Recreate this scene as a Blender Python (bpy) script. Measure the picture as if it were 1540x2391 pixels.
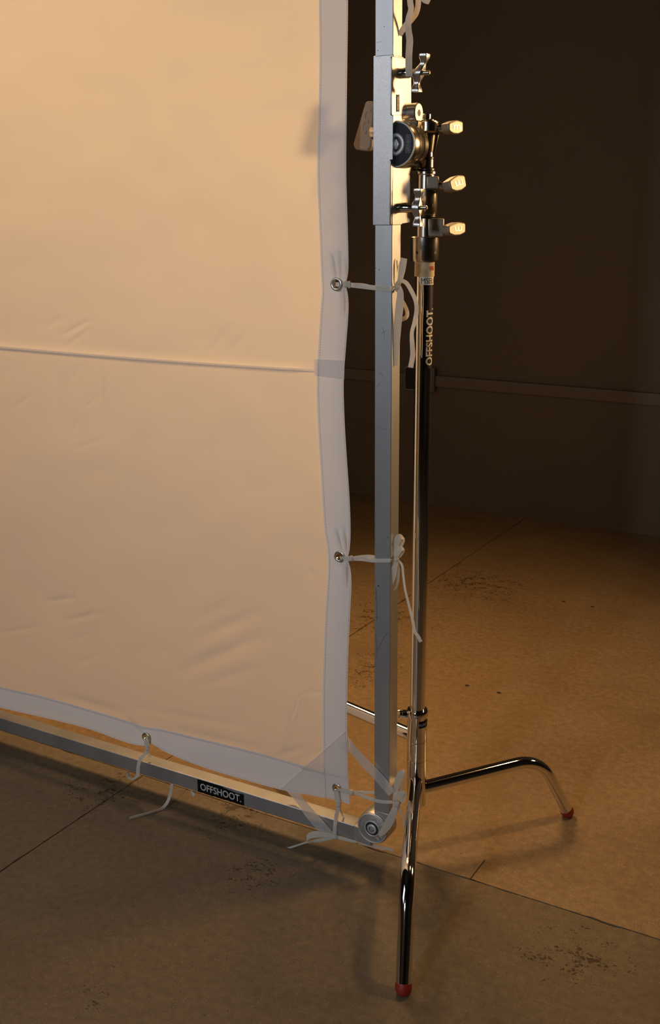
import bpy, bmesh, math, random
from mathutils import Vector, Matrix, noise
V = Vector
for o in list(bpy.data.objects): bpy.data.objects.remove(o)
SC = bpy.context.scene; COL = SC.collection
random.seed(7)
# ---------------------------------------------------------------- camera
F_PX, CX, CY, HCAM = 2567.0, 770.0, 1195.5, 1.30
PITCH = math.atan(715 / F_PX); YAW = math.radians(30)
cam_d = bpy.data.cameras.new('camera'); cam = bpy.data.objects.new('camera', cam_d); COL.objects.link(cam)
cam.location = (0, 0, HCAM); cam.rotation_euler = (math.pi / 2 - PITCH, 0, YAW)
cam_d.sensor_fit = 'VERTICAL'; cam_d.sensor_height = 36; cam_d.lens = F_PX / 2391 * 36
cam_d.clip_start = .05; SC.camera = cam
# ---------------------------------------------------------------- world, lamps, exposure
W = bpy.data.worlds.new('world'); SC.world = W; W.use_nodes = True
W.node_tree.nodes['Background'].inputs[0].default_value = (.9, .8, .7, 1)
W.node_tree.nodes['Background'].inputs[1].default_value = .002
def area(name, loc, tgt, size, power, color, spread=180, sy=None):
    l = bpy.data.lights.new(name, 'AREA'); l.energy = power; l.color = color
    l.shape = 'RECTANGLE' if sy else 'DISK'; l.size = size
    if sy: l.size_y = sy
    l.spread = math.radians(spread)
    o = bpy.data.objects.new(name, l); COL.objects.link(o); o.location = loc
    o.rotation_euler = (V(tgt) - V(loc)).to_track_quat('-Z', 'Y').to_euler(); return o
def spot(name, loc, tgt, size, power, color, angle, blend):
    l = bpy.data.lights.new(name, 'SPOT'); l.energy = power; l.color = color; l.shadow_soft_size = size; l.spot_size = math.radians(angle); l.spot_blend = blend
    o = bpy.data.objects.new(name, l); COL.objects.link(o); o.location = loc
    o.rotation_euler = (V(tgt) - V(loc)).to_track_quat('-Z', 'Y').to_euler(); return o
spot('warm_key_lamp', (-2.1, 2.9, 2.5), (-1.6, 1.85, .85), .38, 163, (1, .57, .235), 104, .9)
spot('warm_back_lamp', (-.05, 2.85, 2.75), (-1.25, 2.35, 0), .11, 74, (1, .56, .20), 82, .9)
area('warm_side_lamp', (.75, 3.3, 1.62), (-.95, 1.8, 1.45), .5, 9, (1, .60, .27), 70)
area('cool_front_lamp', (-2.3, -.9, 2.15), (-1.0, 1.75, 1.0), 1.1, 10.5, (.92, .93, .98), sy=1.7)
area('cool_room_lamp', (-.85, -2.5, 1.9), (-1.3, 1.75, .9), .30, 10, (.86, .93, 1), 90, sy=.55)
SC.view_settings.view_transform = 'Standard'; SC.view_settings.look = 'None'
SC.view_settings.exposure = 0; SC.view_settings.gamma = 1; SC.view_settings.use_curve_mapping = False

# ---------------------------------------------------------------- pixel -> world helpers
RX = V((math.cos(YAW), math.sin(YAW), 0)); GX = V((-math.sin(YAW), math.cos(YAW), 0)); CAM = V((0, 0, HCAM))
AX = GX * math.cos(PITCH) - V((0, 0, math.sin(PITCH)))
def ray(px, py):
    s = (px - CX) / F_PX; t = (py - CY) / F_PX
    return RX * s + GX * (math.cos(PITCH) - t * math.sin(PITCH)) - V((0, 0, math.sin(PITCH) + t * math.cos(PITCH)))
def on_v(px, py, v):  r = ray(px, py); return CAM + r * (v / r.y)
def on_u(px, py, u):  r = ray(px, py); return CAM + r * (u / r.x)
def on_z(px, py, z=0): r = ray(px, py); return CAM + r * ((z - HCAM) / r.z)
def on_pl(px, py, p, n): r = ray(px, py); return CAM + r * ((p - CAM).dot(n) / r.dot(n))
def depth(p): return (p - CAM).dot(AX)
def px2m(p, n): return n * depth(p) / F_PX
def proj(p):
    q = p - CAM; d = q.dot(AX); up = V((0, 0, 1)) * math.cos(PITCH) + GX * math.sin(PITCH)
    return (CX + F_PX * q.dot(RX) / d, CY - F_PX * q.dot(up) / d)
VF = 1.746            # front face of the diffusion frame
TW = .0337            # tube width
VFAB = VF + .011
VCOL = 1.846
# ---------------------------------------------------------------- materials
def mat(name, color, rough=.5, metal=0, bump=None, var=None, spec=.5, coat=0, aniso=0):
    m = bpy.data.materials.new(name); m.use_nodes = True; nt = m.node_tree; b = nt.nodes['Principled BSDF']
    b.inputs['Base Color'].default_value = (*color, 1); b.inputs['Roughness'].default_value = rough
    b.inputs['Metallic'].default_value = metal; b.inputs['Specular IOR Level'].default_value = spec
    b.inputs['Coat Weight'].default_value = coat
    tc = nt.nodes.new('ShaderNodeTexCoord')
    if var:      # (scale, second colour, stretch)
        n = nt.nodes.new('ShaderNodeTexNoise'); n.inputs['Scale'].default_value = var[0]; n.inputs['Detail'].default_value = 6
        mp = nt.nodes.new('ShaderNodeMapping'); mp.inputs['Scale'].default_value = var[2]
        r = nt.nodes.new('ShaderNodeValToRGB'); r.color_ramp.elements[0].position = .35; r.color_ramp.elements[1].position = .7
        r.color_ramp.elements[0].color = (*var[1], 1); r.color_ramp.elements[1].color = (*color, 1)
        nt.links.new(tc.outputs['Object'], mp.inputs[0]); nt.links.new(mp.outputs[0], n.inputs['Vector'])
        nt.links.new(n.outputs['Fac'], r.inputs[0]); nt.links.new(r.outputs[0], b.inputs['Base Color'])
    if bump:     # (scale, strength, distance)
        n = nt.nodes.new('ShaderNodeTexNoise'); n.inputs['Scale'].default_value = bump[0]; n.inputs['Detail'].default_value = 4
        bp = nt.nodes.new('ShaderNodeBump'); bp.inputs['Strength'].default_value = bump[1]; bp.inputs['Distance'].default_value = bump[2]
        nt.links.new(tc.outputs['Object'], n.inputs['Vector']); nt.links.new(n.outputs['Fac'], bp.inputs['Height'])
        nt.links.new(bp.outputs[0], b.inputs['Normal'])
    return m
def cloth(name, color, trans, scale=900, transp=0):
    m = bpy.data.materials.new(name); m.use_nodes = True; nt = m.node_tree; nt.nodes.remove(nt.nodes['Principled BSDF'])
    out = nt.nodes['Material Output']; d = nt.nodes.new('ShaderNodeBsdfDiffuse'); t = nt.nodes.new('ShaderNodeBsdfTranslucent')
    mx = nt.nodes.new('ShaderNodeMixShader'); mx.inputs[0].default_value = trans
    d.inputs[0].default_value = (*color, 1); t.inputs[0].default_value = (*color, 1)
    tc = nt.nodes.new('ShaderNodeTexCoord'); n = nt.nodes.new('ShaderNodeTexNoise'); n.inputs['Scale'].default_value = scale
    n2 = nt.nodes.new('ShaderNodeTexNoise'); n2.inputs['Scale'].default_value = 14; n2.inputs['Detail'].default_value = 8; n2.inputs['Distortion'].default_value = 1.2
    ad = nt.nodes.new('ShaderNodeMath'); ad.operation = 'MULTIPLY_ADD'; ad.inputs[1].default_value = 5; 
    bp = nt.nodes.new('ShaderNodeBump'); bp.inputs['Strength'].default_value = .25; bp.inputs['Distance'].default_value = .0006
    L = nt.links.new
    L(tc.outputs['Object'], n.inputs['Vector']); L(tc.outputs['Object'], n2.inputs['Vector'])
    L(n2.outputs['Fac'], ad.inputs[0]); L(n.outputs['Fac'], ad.inputs[2]); L(ad.outputs[0], bp.inputs['Height'])
    L(bp.outputs[0], d.inputs['Normal']); L(bp.outputs[0], t.inputs['Normal'])
    L(d.outputs[0], mx.inputs[1]); L(t.outputs[0], mx.inputs[2])
    if transp:
        tr = nt.nodes.new('ShaderNodeBsdfTransparent'); m2 = nt.nodes.new('ShaderNodeMixShader'); m2.inputs[0].default_value = transp
        L(mx.outputs[0], m2.inputs[1]); L(tr.outputs[0], m2.inputs[2]); L(m2.outputs[0], out.inputs[0])
    else: L(mx.outputs[0], out.inputs[0])
    return m
M = {}
M['panel'] = cloth('sheer_silk', (.86, .82, .78), .52, transp=.12)
M['hem'] = cloth('hem_cloth', (.84, .82, .83), .19, 1400)
M['tape'] = cloth('seam_tape_cloth', (.82, .82, .86), .35, 1400, .35)
M['patch'] = cloth('corner_cloth', (.88, .85, .85), .4, 1400, .45)
M['seamshade'] = cloth('seam_shade_cloth', (.82, .74, .66), .34, 1400)  # darker cloth colour, carries the painted shade below the seam
M['zinc'] = mat('dull_zinc', (.62, .61, .60), .48, .55, bump=(700, .2, .0004))
M['worn'] = mat('worn_nickel', (.50, .44, .35), .42, .75, bump=(160, .2, .0006))
M['sheer'] = cloth('sheer_webbing', (.75, .72, .70), .3, 1400, .5)
M['thread'] = mat('stitch_thread', (.58, .54, .52), .9)
M['alu'] = mat('anodised_aluminium', (.57, .58, .59), .38, .78, bump=(300, .08, .0004), var=(5, (.46, .475, .49), (3, 3, .7)))
M['knobm'] = mat('satin_knob_metal', (.28, .245, .20), .5, .6, bump=(600, .15, .0004))
M['sleeve'] = mat('cast_sleeve_metal', (.57, .575, .585), .3, 1, bump=(1700, .35, .0003), var=(1100, (.40, .40, .41), (1, 1, 1)))
M['chrome'] = mat('polished_chrome', (.80, .78, .75), .075, 1, bump=(9, .03, .002))
M['brass'] = mat('nickel_plated_steel', (.60, .55, .47), .22, 1, bump=(140, .12, .0005), var=(40, (.42, .38, .31), (1, 1, 1)))
M['leverm'] = mat('dull_cast_lever', (.22, .19, .16), .6, .3, bump=(500, .25, .0006))
M['cast'] = mat('die_cast_metal', (.50, .48, .46), .45, .7, bump=(500, .25, .0006))
M['castl'] = mat('satin_cast_metal', (.74, .72, .70), .3, 1, bump=(600, .12, .0004))
M['black'] = mat('black_plastic', (.012, .011, .011), .35)
M['tapeblk'] = mat('black_sticker', (.006, .006, .007), .5, spec=.2)
M['darkplate'] = mat('graphite_plate', (.022, .023, .027), .6, spec=.3)
M['ink'] = mat('grey_ink', (.30, .30, .31), .6)
M['white'] = mat('white_print', (.62, .60, .56), .6)
M['paper'] = mat('aged_paper_label', (.60, .52, .36), .7, var=(90, (.42, .33, .18), (1, 1, 1)))
M['redink'] = mat('red_print', (.50, .05, .02), .7)
M['rubber'] = mat('red_rubber', (.30, .022, .012), .5, bump=(300, .1, .0005))
M['box'] = mat('grey_socket_plastic', (.34, .30, .26), .5)
M['boxdark'] = mat('dark_socket_plate', (.012, .01, .009), .4)
def ribbon_mat():
    m = cloth('cotton_tape', (.84, .79, .71), .38, 900); nt = m.node_tree
    uv = nt.nodes.new('ShaderNodeUVMap'); w = nt.nodes.new('ShaderNodeTexWave'); w.bands_direction = 'X'; w.inputs['Scale'].default_value = 2.2
    bp = nt.nodes.new('ShaderNodeBump'); bp.inputs['Strength'].default_value = .22; bp.inputs['Distance'].default_value = .0005
    nt.links.new(uv.outputs[0], w.inputs['Vector']); nt.links.new(w.outputs['Fac'], bp.inputs['Height'])
    for n in nt.nodes:
        if n.type in ('BSDF_DIFFUSE', 'BSDF_TRANSLUCENT'): nt.links.new(bp.outputs[0], n.inputs['Normal'])
    return m
M['ribbon'] = ribbon_mat()
# ---------------------------------------------------------------- object helpers
def wloc(o):
    p = V((0, 0, 0))
    while o: p += o.location; o = o.parent
    return p
def tag(o, label=None, cat=None, group=None, kind=None):
    if label: o['label'] = label
    if cat: o['category'] = cat
    if group: o['group'] = group
    if kind: o['kind'] = kind
    return o
def thing(name, label, cat, loc, group=None):
    o = bpy.data.objects.new(name, None); COL.objects.link(o); o.location = loc; o.empty_display_size = .05
    return tag(o, label, cat, group)
def obj(name, bm, m, parent=None, smooth=None, bevel=0, label=None, kind=None, origin=None):
    off = wloc(parent) if parent else V(origin or (0, 0, 0))
    if bm.verts: bmesh.ops.translate(bm, verts=bm.verts, vec=-off)
    bmesh.ops.recalc_face_normals(bm, faces=bm.faces)
    me = bpy.data.meshes.new(name); bm.to_mesh(me); bm.free()
    o = bpy.data.objects.new(name, me); COL.objects.link(o); me.materials.append(M[m] if isinstance(m, str) else m)
    if parent: o.parent = parent
    else: o.location = off
    if smooth is not None: 
        me.shade_smooth() ; me.set_sharp_from_angle(angle=math.radians(smooth))
    if bevel:
        b = o.modifiers.new('bevel', 'BEVEL'); b.width = bevel; b.segments = 2; b.limit_method = 'ANGLE'; b.angle_limit = math.radians(40)
        me.shade_smooth(); me.set_sharp_from_angle(angle=math.radians(40))
    if label: o['label'] = label
    if kind: o['kind'] = kind
    return o
NB = bmesh.new
def beam(bm, a, b, e1, w1, e2, w2):
    """box from a to b (centre line) with half sizes w1/w2 along e1/e2"""
    vs = []
    for p in (a, b):
        for s, t in ((-1, -1), (1, -1), (1, 1), (-1, 1)): vs.append(bm.verts.new(p + e1 * w1 * s + e2 * w2 * t))
    for f in ((3, 2, 1, 0), (4, 5, 6, 7), (0, 1, 5, 4), (1, 2, 6, 5), (2, 3, 7, 6), (3, 0, 4, 7)): bm.faces.new([vs[i] for i in f])
    return vs
EU, EV, EZ = V((1, 0, 0)), V((0, 1, 0)), V((0, 0, 1))
def frame_of(d):
    d = d.normalized(); a = EZ if abs(d.z) < .9 else EU; x = a.cross(d).normalized(); return x, d.cross(x)
def lathe(bm, p, d, prof, n=40, cap=True):
    """profile [(dist along d, radius)]"""
    d = d.normalized(); x, y = frame_of(d); rings = []
    for s, r in prof:
        rings.append([bm.verts.new(p + d * s + (x * math.cos(6.28318 * i / n) + y * math.sin(6.28318 * i / n)) * max(r, 1e-5)) for i in range(n)])
    for a, b in zip(rings, rings[1:]):
        for i in range(n): bm.faces.new((a[i], a[(i + 1) % n], b[(i + 1) % n], b[i]))
    if cap: bm.faces.new(rings[0][::-1]); bm.faces.new(rings[-1])
def tube(bm, pts, r, n=20, cap=True):
    rings = []; x = None
    for i, p in enumerate(pts):
        t = (pts[min(i + 1, len(pts) - 1)] - pts[max(i - 1, 0)]).normalized()
        if x is None: x, _ = frame_of(t)
        x = (x - t * x.dot(t)).normalized(); y = t.cross(x); rr = r(i / (len(pts) - 1)) if callable(r) else r
        rings.append([bm.verts.new(p + (x * math.cos(6.28318 * k / n) + y * math.sin(6.28318 * k / n)) * rr) for k in range(n)])
    for a, b in zip(rings, rings[1:]):
        for i in range(n): bm.faces.new((a[i], a[(i + 1) % n], b[(i + 1) % n], b[i]))
    if cap: bm.faces.new(rings[0][::-1]); bm.faces.new(rings[-1])
def torus(bm, c, nrm, R, r, n=36, m=10, ex=1.0):
    x, y = frame_of(nrm); nrm = nrm.normalized(); rings = []
    for i in range(n):
        a = 6.28318 * i / n; d = x * math.cos(a) + y * math.sin(a)
        rings.append([bm.verts.new(c + d * (R + r * math.cos(6.28318 * k / m)) + nrm * r * ex * math.sin(6.28318 * k / m)) for k in range(m)])
    for i in range(n):
        a, b = rings[i], rings[(i + 1) % n]
        for k in range(m): bm.faces.new((a[k], a[(k + 1) % m], b[(k + 1) % m], b[k]))
def prism(bm, pts, vec):
    a = [bm.verts.new(p) for p in pts]; b = [bm.verts.new(p + vec) for p in pts]; n = len(pts)
    bm.faces.new(a[::-1]); bm.faces.new(b)
    for i in range(n): bm.faces.new((a[i], a[(i + 1) % n], b[(i + 1) % n], b[i]))
def crom(P, k=8):
    out = []; n = len(P)
    for i in range(n - 1):
        p0, p1, p2, p3 = P[max(i - 1, 0)], P[i], P[i + 1], P[min(i + 2, n - 1)]
        for j in range(k):
            t = j / k
            out.append(tuple(.5 * ((2 * b) + (c - a) * t + (2 * a - 5 * b + 4 * c - d) * t * t + (3 * b - a - 3 * c + d) * t ** 3) for a, b, c, d in zip(p0, p1, p2, p3)))
    out.append(tuple(P[-1])); return out
def lerp_curve(P, x):
    if x <= P[0][0]: a, b = P[0], P[1]
    elif x >= P[-1][0]: a, b = P[-2], P[-1]
    else:
        for a, b in zip(P, P[1:]):
            if a[0] <= x <= b[0]: break
    return a[1] + (b[1] - a[1]) * (x - a[0]) / (b[0] - a[0])
def smooth_curve(P, n=40):      # densify so that it is C1
    return [(p[0], p[1]) for p in crom(P, 10)]
def rounded(pts2, r, k=4):
    """round the corners of a 2D polygon"""
    out = []; n = len(pts2)
    for i in range(n):
        a, b, c = V(pts2[i - 1]), V(pts2[i]), V(pts2[(i + 1) % n]); da = (a - b); dc = (c - b)
        ra = min(r, da.length * .45, dc.length * .45); p = b + da.normalized() * ra; q = b + dc.normalized() * ra
        for j in range(k + 1):
            t = j / k; out.append(((1 - t) ** 2 * p + 2 * t * (1 - t) * b + t * t * q))
    return out
def text_bm(s, height, bold=.0, thick=.0004, sx=1):
    cu = bpy.data.curves.new('text', 'FONT'); cu.body = s; cu.size = 1; cu.offset = bold; cu.align_x = 'CENTER'; cu.align_y = 'CENTER'; cu.resolution_u = 3
    o = bpy.data.objects.new('text', cu); COL.objects.link(o); dg = bpy.context.evaluated_depsgraph_get(); dg.update()
    me = bpy.data.meshes.new_from_object(o.evaluated_get(dg)); bpy.data.objects.remove(o)
    bm = NB(); bm.from_mesh(me); bpy.data.meshes.remove(me)
    ys = [v.co.y for v in bm.verts]; xs = [v.co.x for v in bm.verts]; k = height / (max(ys) - min(ys)); my = (max(ys) + min(ys)) / 2; mx = (max(xs) + min(xs)) / 2
    for v in bm.verts: v.co = V(((v.co.x - mx) * k * sx, (v.co.y - my) * k, 0))
    return bm
def place(bm, c, ex, ey, ez):
    for v in bm.verts: v.co = c + ex * v.co.x + ey * v.co.y + ez * v.co.z
    return bm

# ================================================================ STRUCTURE
WALL_V = (on_z(820, 1150).y + on_z(1540, 1255).y) / 2
U0, U1, V0, ZC = -6.5, 3.2, -3.6, 3.7
def concrete(tint=(1, 1, 1), nm='polished_concrete'):
    m = bpy.data.materials.new(nm); m.use_nodes = True; nt = m.node_tree; b = nt.nodes['Principled BSDF']; L = nt.links.new
    N = nt.nodes.new
    tc = N('ShaderNodeTexCoord'); geo = N('ShaderNodeNewGeometry')
    def nz(sc, det=6, dist=0):
        n = N('ShaderNodeTexNoise'); n.inputs['Scale'].default_value = sc; n.inputs['Detail'].default_value = det; n.inputs['Distortion'].default_value = dist
        L(geo.outputs['Position'], n.inputs['Vector']); return n.outputs['Fac']
    def ramp(f, a, b_, ca, cb):
        r = N('ShaderNodeValToRGB'); r.color_ramp.elements[0].position = a; r.color_ramp.elements[1].position = b_
        r.color_ramp.elements[0].color = (*ca, 1); r.color_ramp.elements[1].color = (*cb, 1); L(f, r.inputs[0]); return r.outputs[0]
    def mix(fac, a, c, mode='MIX'):
        x = N('ShaderNodeMix'); x.data_type = 'RGBA'; x.blend_type = mode
        if isinstance(fac, float): x.inputs[0].default_value = fac
        else: L(fac, x.inputs[0])
        for s, v in ((6, a), (7, c)):
            if isinstance(v, tuple): x.inputs[s].default_value = (*v, 1)
            else: L(v, x.inputs[s])
        return x.outputs[2]
    base = ramp(nz(1.7, 7, .6), .3, .72, (.245, .175, .112), (.34, .255, .168))
    fine = ramp(nz(60, 5), .3, .7, (.80, .80, .80), (1.12, 1.1, 1.08))
    c = mix(1.0, base, fine, 'MULTIPLY')
    grit = ramp(nz(420, 3), .35, .65, (.82, .82, .82), (1.15, 1.15, 1.15)); c = mix(1.0, c, grit, 'MULTIPLY')
    # pale aggregate specks
    vo = N('ShaderNodeTexVoronoi'); vo.inputs['Scale'].default_value = 130; L(geo.outputs['Position'], vo.inputs['Vector'])
    sp = ramp(vo.outputs['Distance'], .09, .18, (1, 1, 1), (0, 0, 0)); sel = ramp(nz(40, 2), .47, .52, (0, 0, 0), (1, 1, 1))
    spm = mix(1.0, sp, sel, 'MULTIPLY'); c = mix(spm, c, (.50, .41, .30))
    # dark pits in clusters
    mp = N('ShaderNodeMapping'); mp.inputs['Scale'].default_value = (1, 1.5, 1); L(geo.outputs['Position'], mp.inputs[0])
    wn = N('ShaderNodeTexNoise'); wn.inputs['Scale'].default_value = 95; wn.inputs['Detail'].default_value = 4; L(geo.outputs['Position'], wn.inputs['Vector'])
    av = N('ShaderNodeVectorMath'); av.operation = 'MULTIPLY_ADD'; av.inputs[1].default_value = (.030, .030, .030); L(wn.outputs['Color'], av.inputs[0]); L(mp.outputs[0], av.inputs[2])
    vp = N('ShaderNodeTexVoronoi'); vp.inputs['Scale'].default_value = 98; L(av.outputs[0], vp.inputs['Vector'])
    clus = None
    for (cp, rad) in ((on_z(1110, 1365), .34), (on_z(900, 1440), .3), (on_z(560, 1890), .17), (on_z(230, 1850), .16), (on_z(600, 2040), .12), (on_z(1340, 2230), .13), (on_z(860, 1560), .22), (on_z(215,2330), .05)):
        d = N('ShaderNodeVectorMath'); d.operation = 'DISTANCE'; d.inputs[1].default_value = cp; L(geo.outputs['Position'], d.inputs[0])
        r = N('ShaderNodeMapRange'); r.inputs[1].default_value = 0; r.inputs[2].default_value = rad; r.inputs[3].default_value = 1; r.inputs[4].default_value = 0; L(d.outputs['Value'], r.inputs[0])
        if clus is None: clus = r.outputs[0]
        else:
            a = N('ShaderNodeMath'); a.operation = 'MAXIMUM'; L(clus, a.inputs[0]); L(r.outputs[0], a.inputs[1]); clus = a.outputs[0]
    # threshold radius = clus * noise
    t = N('ShaderNodeMath'); t.operation = 'MULTIPLY'; L(clus, t.inputs[0]); t.inputs[1].default_value = .62
    ns = N('ShaderNodeMath'); ns.operation = 'MULTIPLY'; L(t.outputs[0], ns.inputs[0]); L(ramp(nz(30, 2), .36, .60, (0, 0, 0), (1, 1, 1)), ns.inputs[1])
    t2 = N('ShaderNodeMath'); t2.operation = 'ADD'; L(ns.outputs[0], t2.inputs[0])
    rs = N('ShaderNodeMath'); rs.operation = 'MULTIPLY'; L(ramp(nz(21, 2), .52, .62, (0, 0, 0), (1, 1, 1)), rs.inputs[0]); rs.inputs[1].default_value = .15; L(rs.outputs[0], t2.inputs[1])
    lt = N('ShaderNodeMath'); lt.operation = 'LESS_THAN'; L(vp.outputs['Distance'], lt.inputs[0]); L(t2.outputs[0], lt.inputs[1])
    c = mix(lt.outputs[0], c, (.10, .070, .045))
    # broad stains
    st = ramp(nz(3.1, 4, .8), .55, .75, (0, 0, 0), (.45, .45, .45)); c = mix(st, c, (.19, .125, .07))
    c = mix(1.0, c, tint, 'MULTIPLY')
    L(c, b.inputs['Base Color'])
    rr = N('ShaderNodeMapRange'); rr.inputs[3].default_value = .42; rr.inputs[4].default_value = .62; L(nz(5, 4), rr.inputs[0]); L(rr.outputs[0], b.inputs['Roughness'])
    b.inputs['Specular IOR Level'].default_value = .35
    hs = N('ShaderNodeMath'); hs.operation = 'SUBTRACT'; L(nz(220, 3), hs.inputs[0]); L(lt.outputs[0], hs.inputs[1])
    bp = N('ShaderNodeBump'); bp.inputs['Strength'].default_value = .35; bp.inputs['Distance'].default_value = .001; L(hs.outputs[0], bp.inputs['Height']); L(bp.outputs[0], b.inputs['Normal'])
    return m
M['concrete'] = concrete((.98, .93, .78)); M['concrete_grey'] = concrete((.58, .62, .62), 'grey_concrete')
M['joint'] = mat('joint_grime', (.035, .024, .015), .9, bump=(200, .3, .002))
M['wall'] = mat('dark_wall_paint', (.165, .125, .082), .6, bump=(260, .12, .0012), var=(1.1, (.135, .102, .068), (1, 1, 1)))
M['ceil'] = mat('dark_ceiling_paint', (.05, .045, .04), .8)
M['trunk'] = mat('trunking_paint', (.18, .14, .10), .6)
def struct(name, bm, m, parent=None, **k):
    o = obj(name, bm, m, parent, **k); 
    if parent is None: o['kind'] = 'structure'
    return o
def box(bm, a, b):
    a, b = V(a), V(b); c = (a + b) / 2
    beam(bm, V((c.x, c.y, a.z)), V((c.x, c.y, b.z)), EU, (b.x - a.x) / 2, EV, (b.y - a.y) / 2)
bm = NB(); box(bm, (U0 - .1, V0 - .1, -.12), (U1 + .1, WALL_V + .1, -.006)); floor = struct('floor', bm, 'joint')
bm = NB(); box(bm, (U0 - .1, V0 - .1, ZC), (U1 + .1, WALL_V + .1, ZC + .1)); struct('ceiling', bm, 'ceil')
bm = NB(); box(bm, (U0 - .1, WALL_V, -.1), (U1 + .1, WALL_V + .1, ZC)); struct('wall_back', bm, 'wall')
bm = NB(); box(bm, (U0 - .1, V0 - .1, -.1), (U1 + .1, V0, ZC)); struct('wall_front', bm, 'wall')
bm = NB(); box(bm, (U0 - .1, V0, -.1), (U0, WALL_V, ZC)); struct('wall_left', bm, 'wall')
bm = NB(); box(bm, (U1, V0, -.1), (U1 + .1, WALL_V, ZC)); struct('wall_right', bm, 'wall')
# slabs between the sawn joints
VJ = on_z(1200, 2086).y; UJ = (on_z(120, 1959).x + on_z(1000, 1359).x) / 2
us = [U0 - .1, UJ, UJ + 4.2, U1 + .1] if UJ + 4.2 < U1 else [U0 - .1, UJ, U1 + .1]
vs_ = [V0 - .1, VJ - 3.9, VJ, WALL_V + .1] if VJ - 3.9 > V0 else [V0 - .1, VJ, WALL_V + .1]
g = .0013
def jag(p, amp, seed):
    return amp * (noise.noise(V((p * 9, seed, 0))) + .8 * noise.noise(V((p * 38, seed + 7, 0))))
for i in range(len(us) - 1):
    for j in range(len(vs_) - 1):
        bm = NB(); a0, a1, b0, b1 = us[i], us[i + 1], vs_[j], vs_[j + 1]; st = .012
        def edge(x0, y0, x1, y1, nx, ny, seed):
            n = max(2, int(math.hypot(x1 - x0, y1 - y0) / st)); out = []
            for k in range(n):
                t = k / n; x = x0 + (x1 - x0) * t; y = y0 + (y1 - y0) * t; s = x if abs(nx) < .5 else y
                chip = max(0, noise.noise(V((s * 16, seed + 3, 2))) - .34) * .009
                d = g + abs(jag(s, .0012, seed)) + chip
                out.append((x + nx * d, y + ny * d))
            return out
        ring = edge(a0, b0, a1, b0, 0, 1, j * 3 + 1) + edge(a1, b0, a1, b1, -1, 0, i * 5 + 2) + edge(a1, b1, a0, b1, 0, -1, j * 3 + 2.5) + edge(a0, b1, a0, b0, 1, 0, i * 5 + 3.3)
        top = [bm.verts.new((x, y, 0)) for x, y in ring]; bot = [bm.verts.new((x, y, -.02)) for x, y in ring]
        bm.faces.new(top)
        for k in range(len(ring)): bm.faces.new((top[k], bot[k], bot[(k + 1) % len(ring)], top[(k + 1) % len(ring)]))
        bmesh.ops.triangulate(bm, faces=[f for f in bm.faces if len(f.verts) > 4])
        obj('concrete_slab', bm, 'concrete_grey' if b1 <= VJ + .01 else 'concrete', floor)
# short crack and drilled holes
bm = NB(); a, b = on_z(1096, 2054), on_z(1131, 2009); d = (b - a).normalized(); nrm = V((-d.y, d.x, 0))
pp = [a + (b - a) * (k / 12) + nrm * .001 * noise.noise(V((k * .9, 0, 0))) for k in range(13)]
L_ = [bm.verts.new(p + nrm * .0012 + EZ * .0004) for p in pp]; R_ = [bm.verts.new(p - nrm * .0012 + EZ * .0004) for p in pp]
for k in range(12): bm.faces.new((L_[k], R_[k], R_[k + 1], L_[k + 1]))
obj('crack', bm, 'joint', floor, label='short dark hairline crack in the slab')
for px, py in ((1090, 1601), (1164, 1618), (1315, 1405), (1382, 1417)):
    c = on_z(px, py); bm = NB(); lathe(bm, c, EZ, [(0, .0062), (.0006, .0060)], 20); h = obj('drill_hole', bm, 'joint', floor)
    bm = NB(); torus(bm, c + EZ * .0002, EZ, .0068, .0012, 24, 6, .6); obj('hole_rim', bm, 'concrete', h)
# wall trunking and socket box
z_t, z_b = on_v(1500, 917, WALL_V - .02).z, on_v(1500, 944, WALL_V - .02).z
bm = NB()
sec = [(0, z_b), (-.022, z_b), (-.022, z_b + .7 * (z_t - z_b)), (-.019, z_t), (0, z_t)]
prism(bm, [V((U0, WALL_V + y, z)) for y, z in sec], EU * (U1 - U0)); tr = struct('trim_1', bm, 'trunk'); tr['label'] = 'horizontal cable trunking along the dark back wall'
p = on_v(976, 887, WALL_V - .05)
x0, x1 = on_v(942, 887, WALL_V - .055).x, on_v(1009, 887, WALL_V - .055).x; z1, z0 = on_v(976, 857, WALL_V - .055).z, on_v(976, 914, WALL_V - .055).z
sk = thing('socket_box', 'grey wall socket box with dark front plate on the cable trunking behind the stand', 'socket box', V(((x0 + x1) / 2, WALL_V - .03, z0)))
bm = NB(); prism(bm, [V((q.x, WALL_V - .022, q.y)) for q in rounded([(x0, z0), (x1, z0), (x1, z1), (x0, z1)], .012)], EV * -.022); obj('body', bm, 'box', sk, bevel=.003)
bm = NB(); prism(bm, [V((q.x, WALL_V - .044, q.y)) for q in rounded([(x0 + .003, z0 + .003), (x1 - .003, z0 + .003), (x1 - .003, z1 - .003), (x0 + .003, z1 - .003)], .012)], EV * -.010); obj('front_rim', bm, 'box', sk, bevel=.002)
bm = NB(); prism(bm, [V((q.x, WALL_V - .054, q.y)) for q in rounded([(x0 + .007, z0 + .007), (x1 - .007, z0 + .007), (x1 - .007, z1 - .007), (x0 + .007, z1 - .007)], .009)], EV * -.002); pl = obj('plate', bm, 'boxdark', sk, bevel=.001)
for dx in (-.03, .03):
    bm = NB(); lathe(bm, V(((x0 + x1) / 2 + dx * .6, WALL_V - .0545, (z0 + z1) / 2)), -EV, [(0, .004), (.003, .004), (.0035, .003)], 16); obj('screw', bm, 'boxdark', sk)

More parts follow.
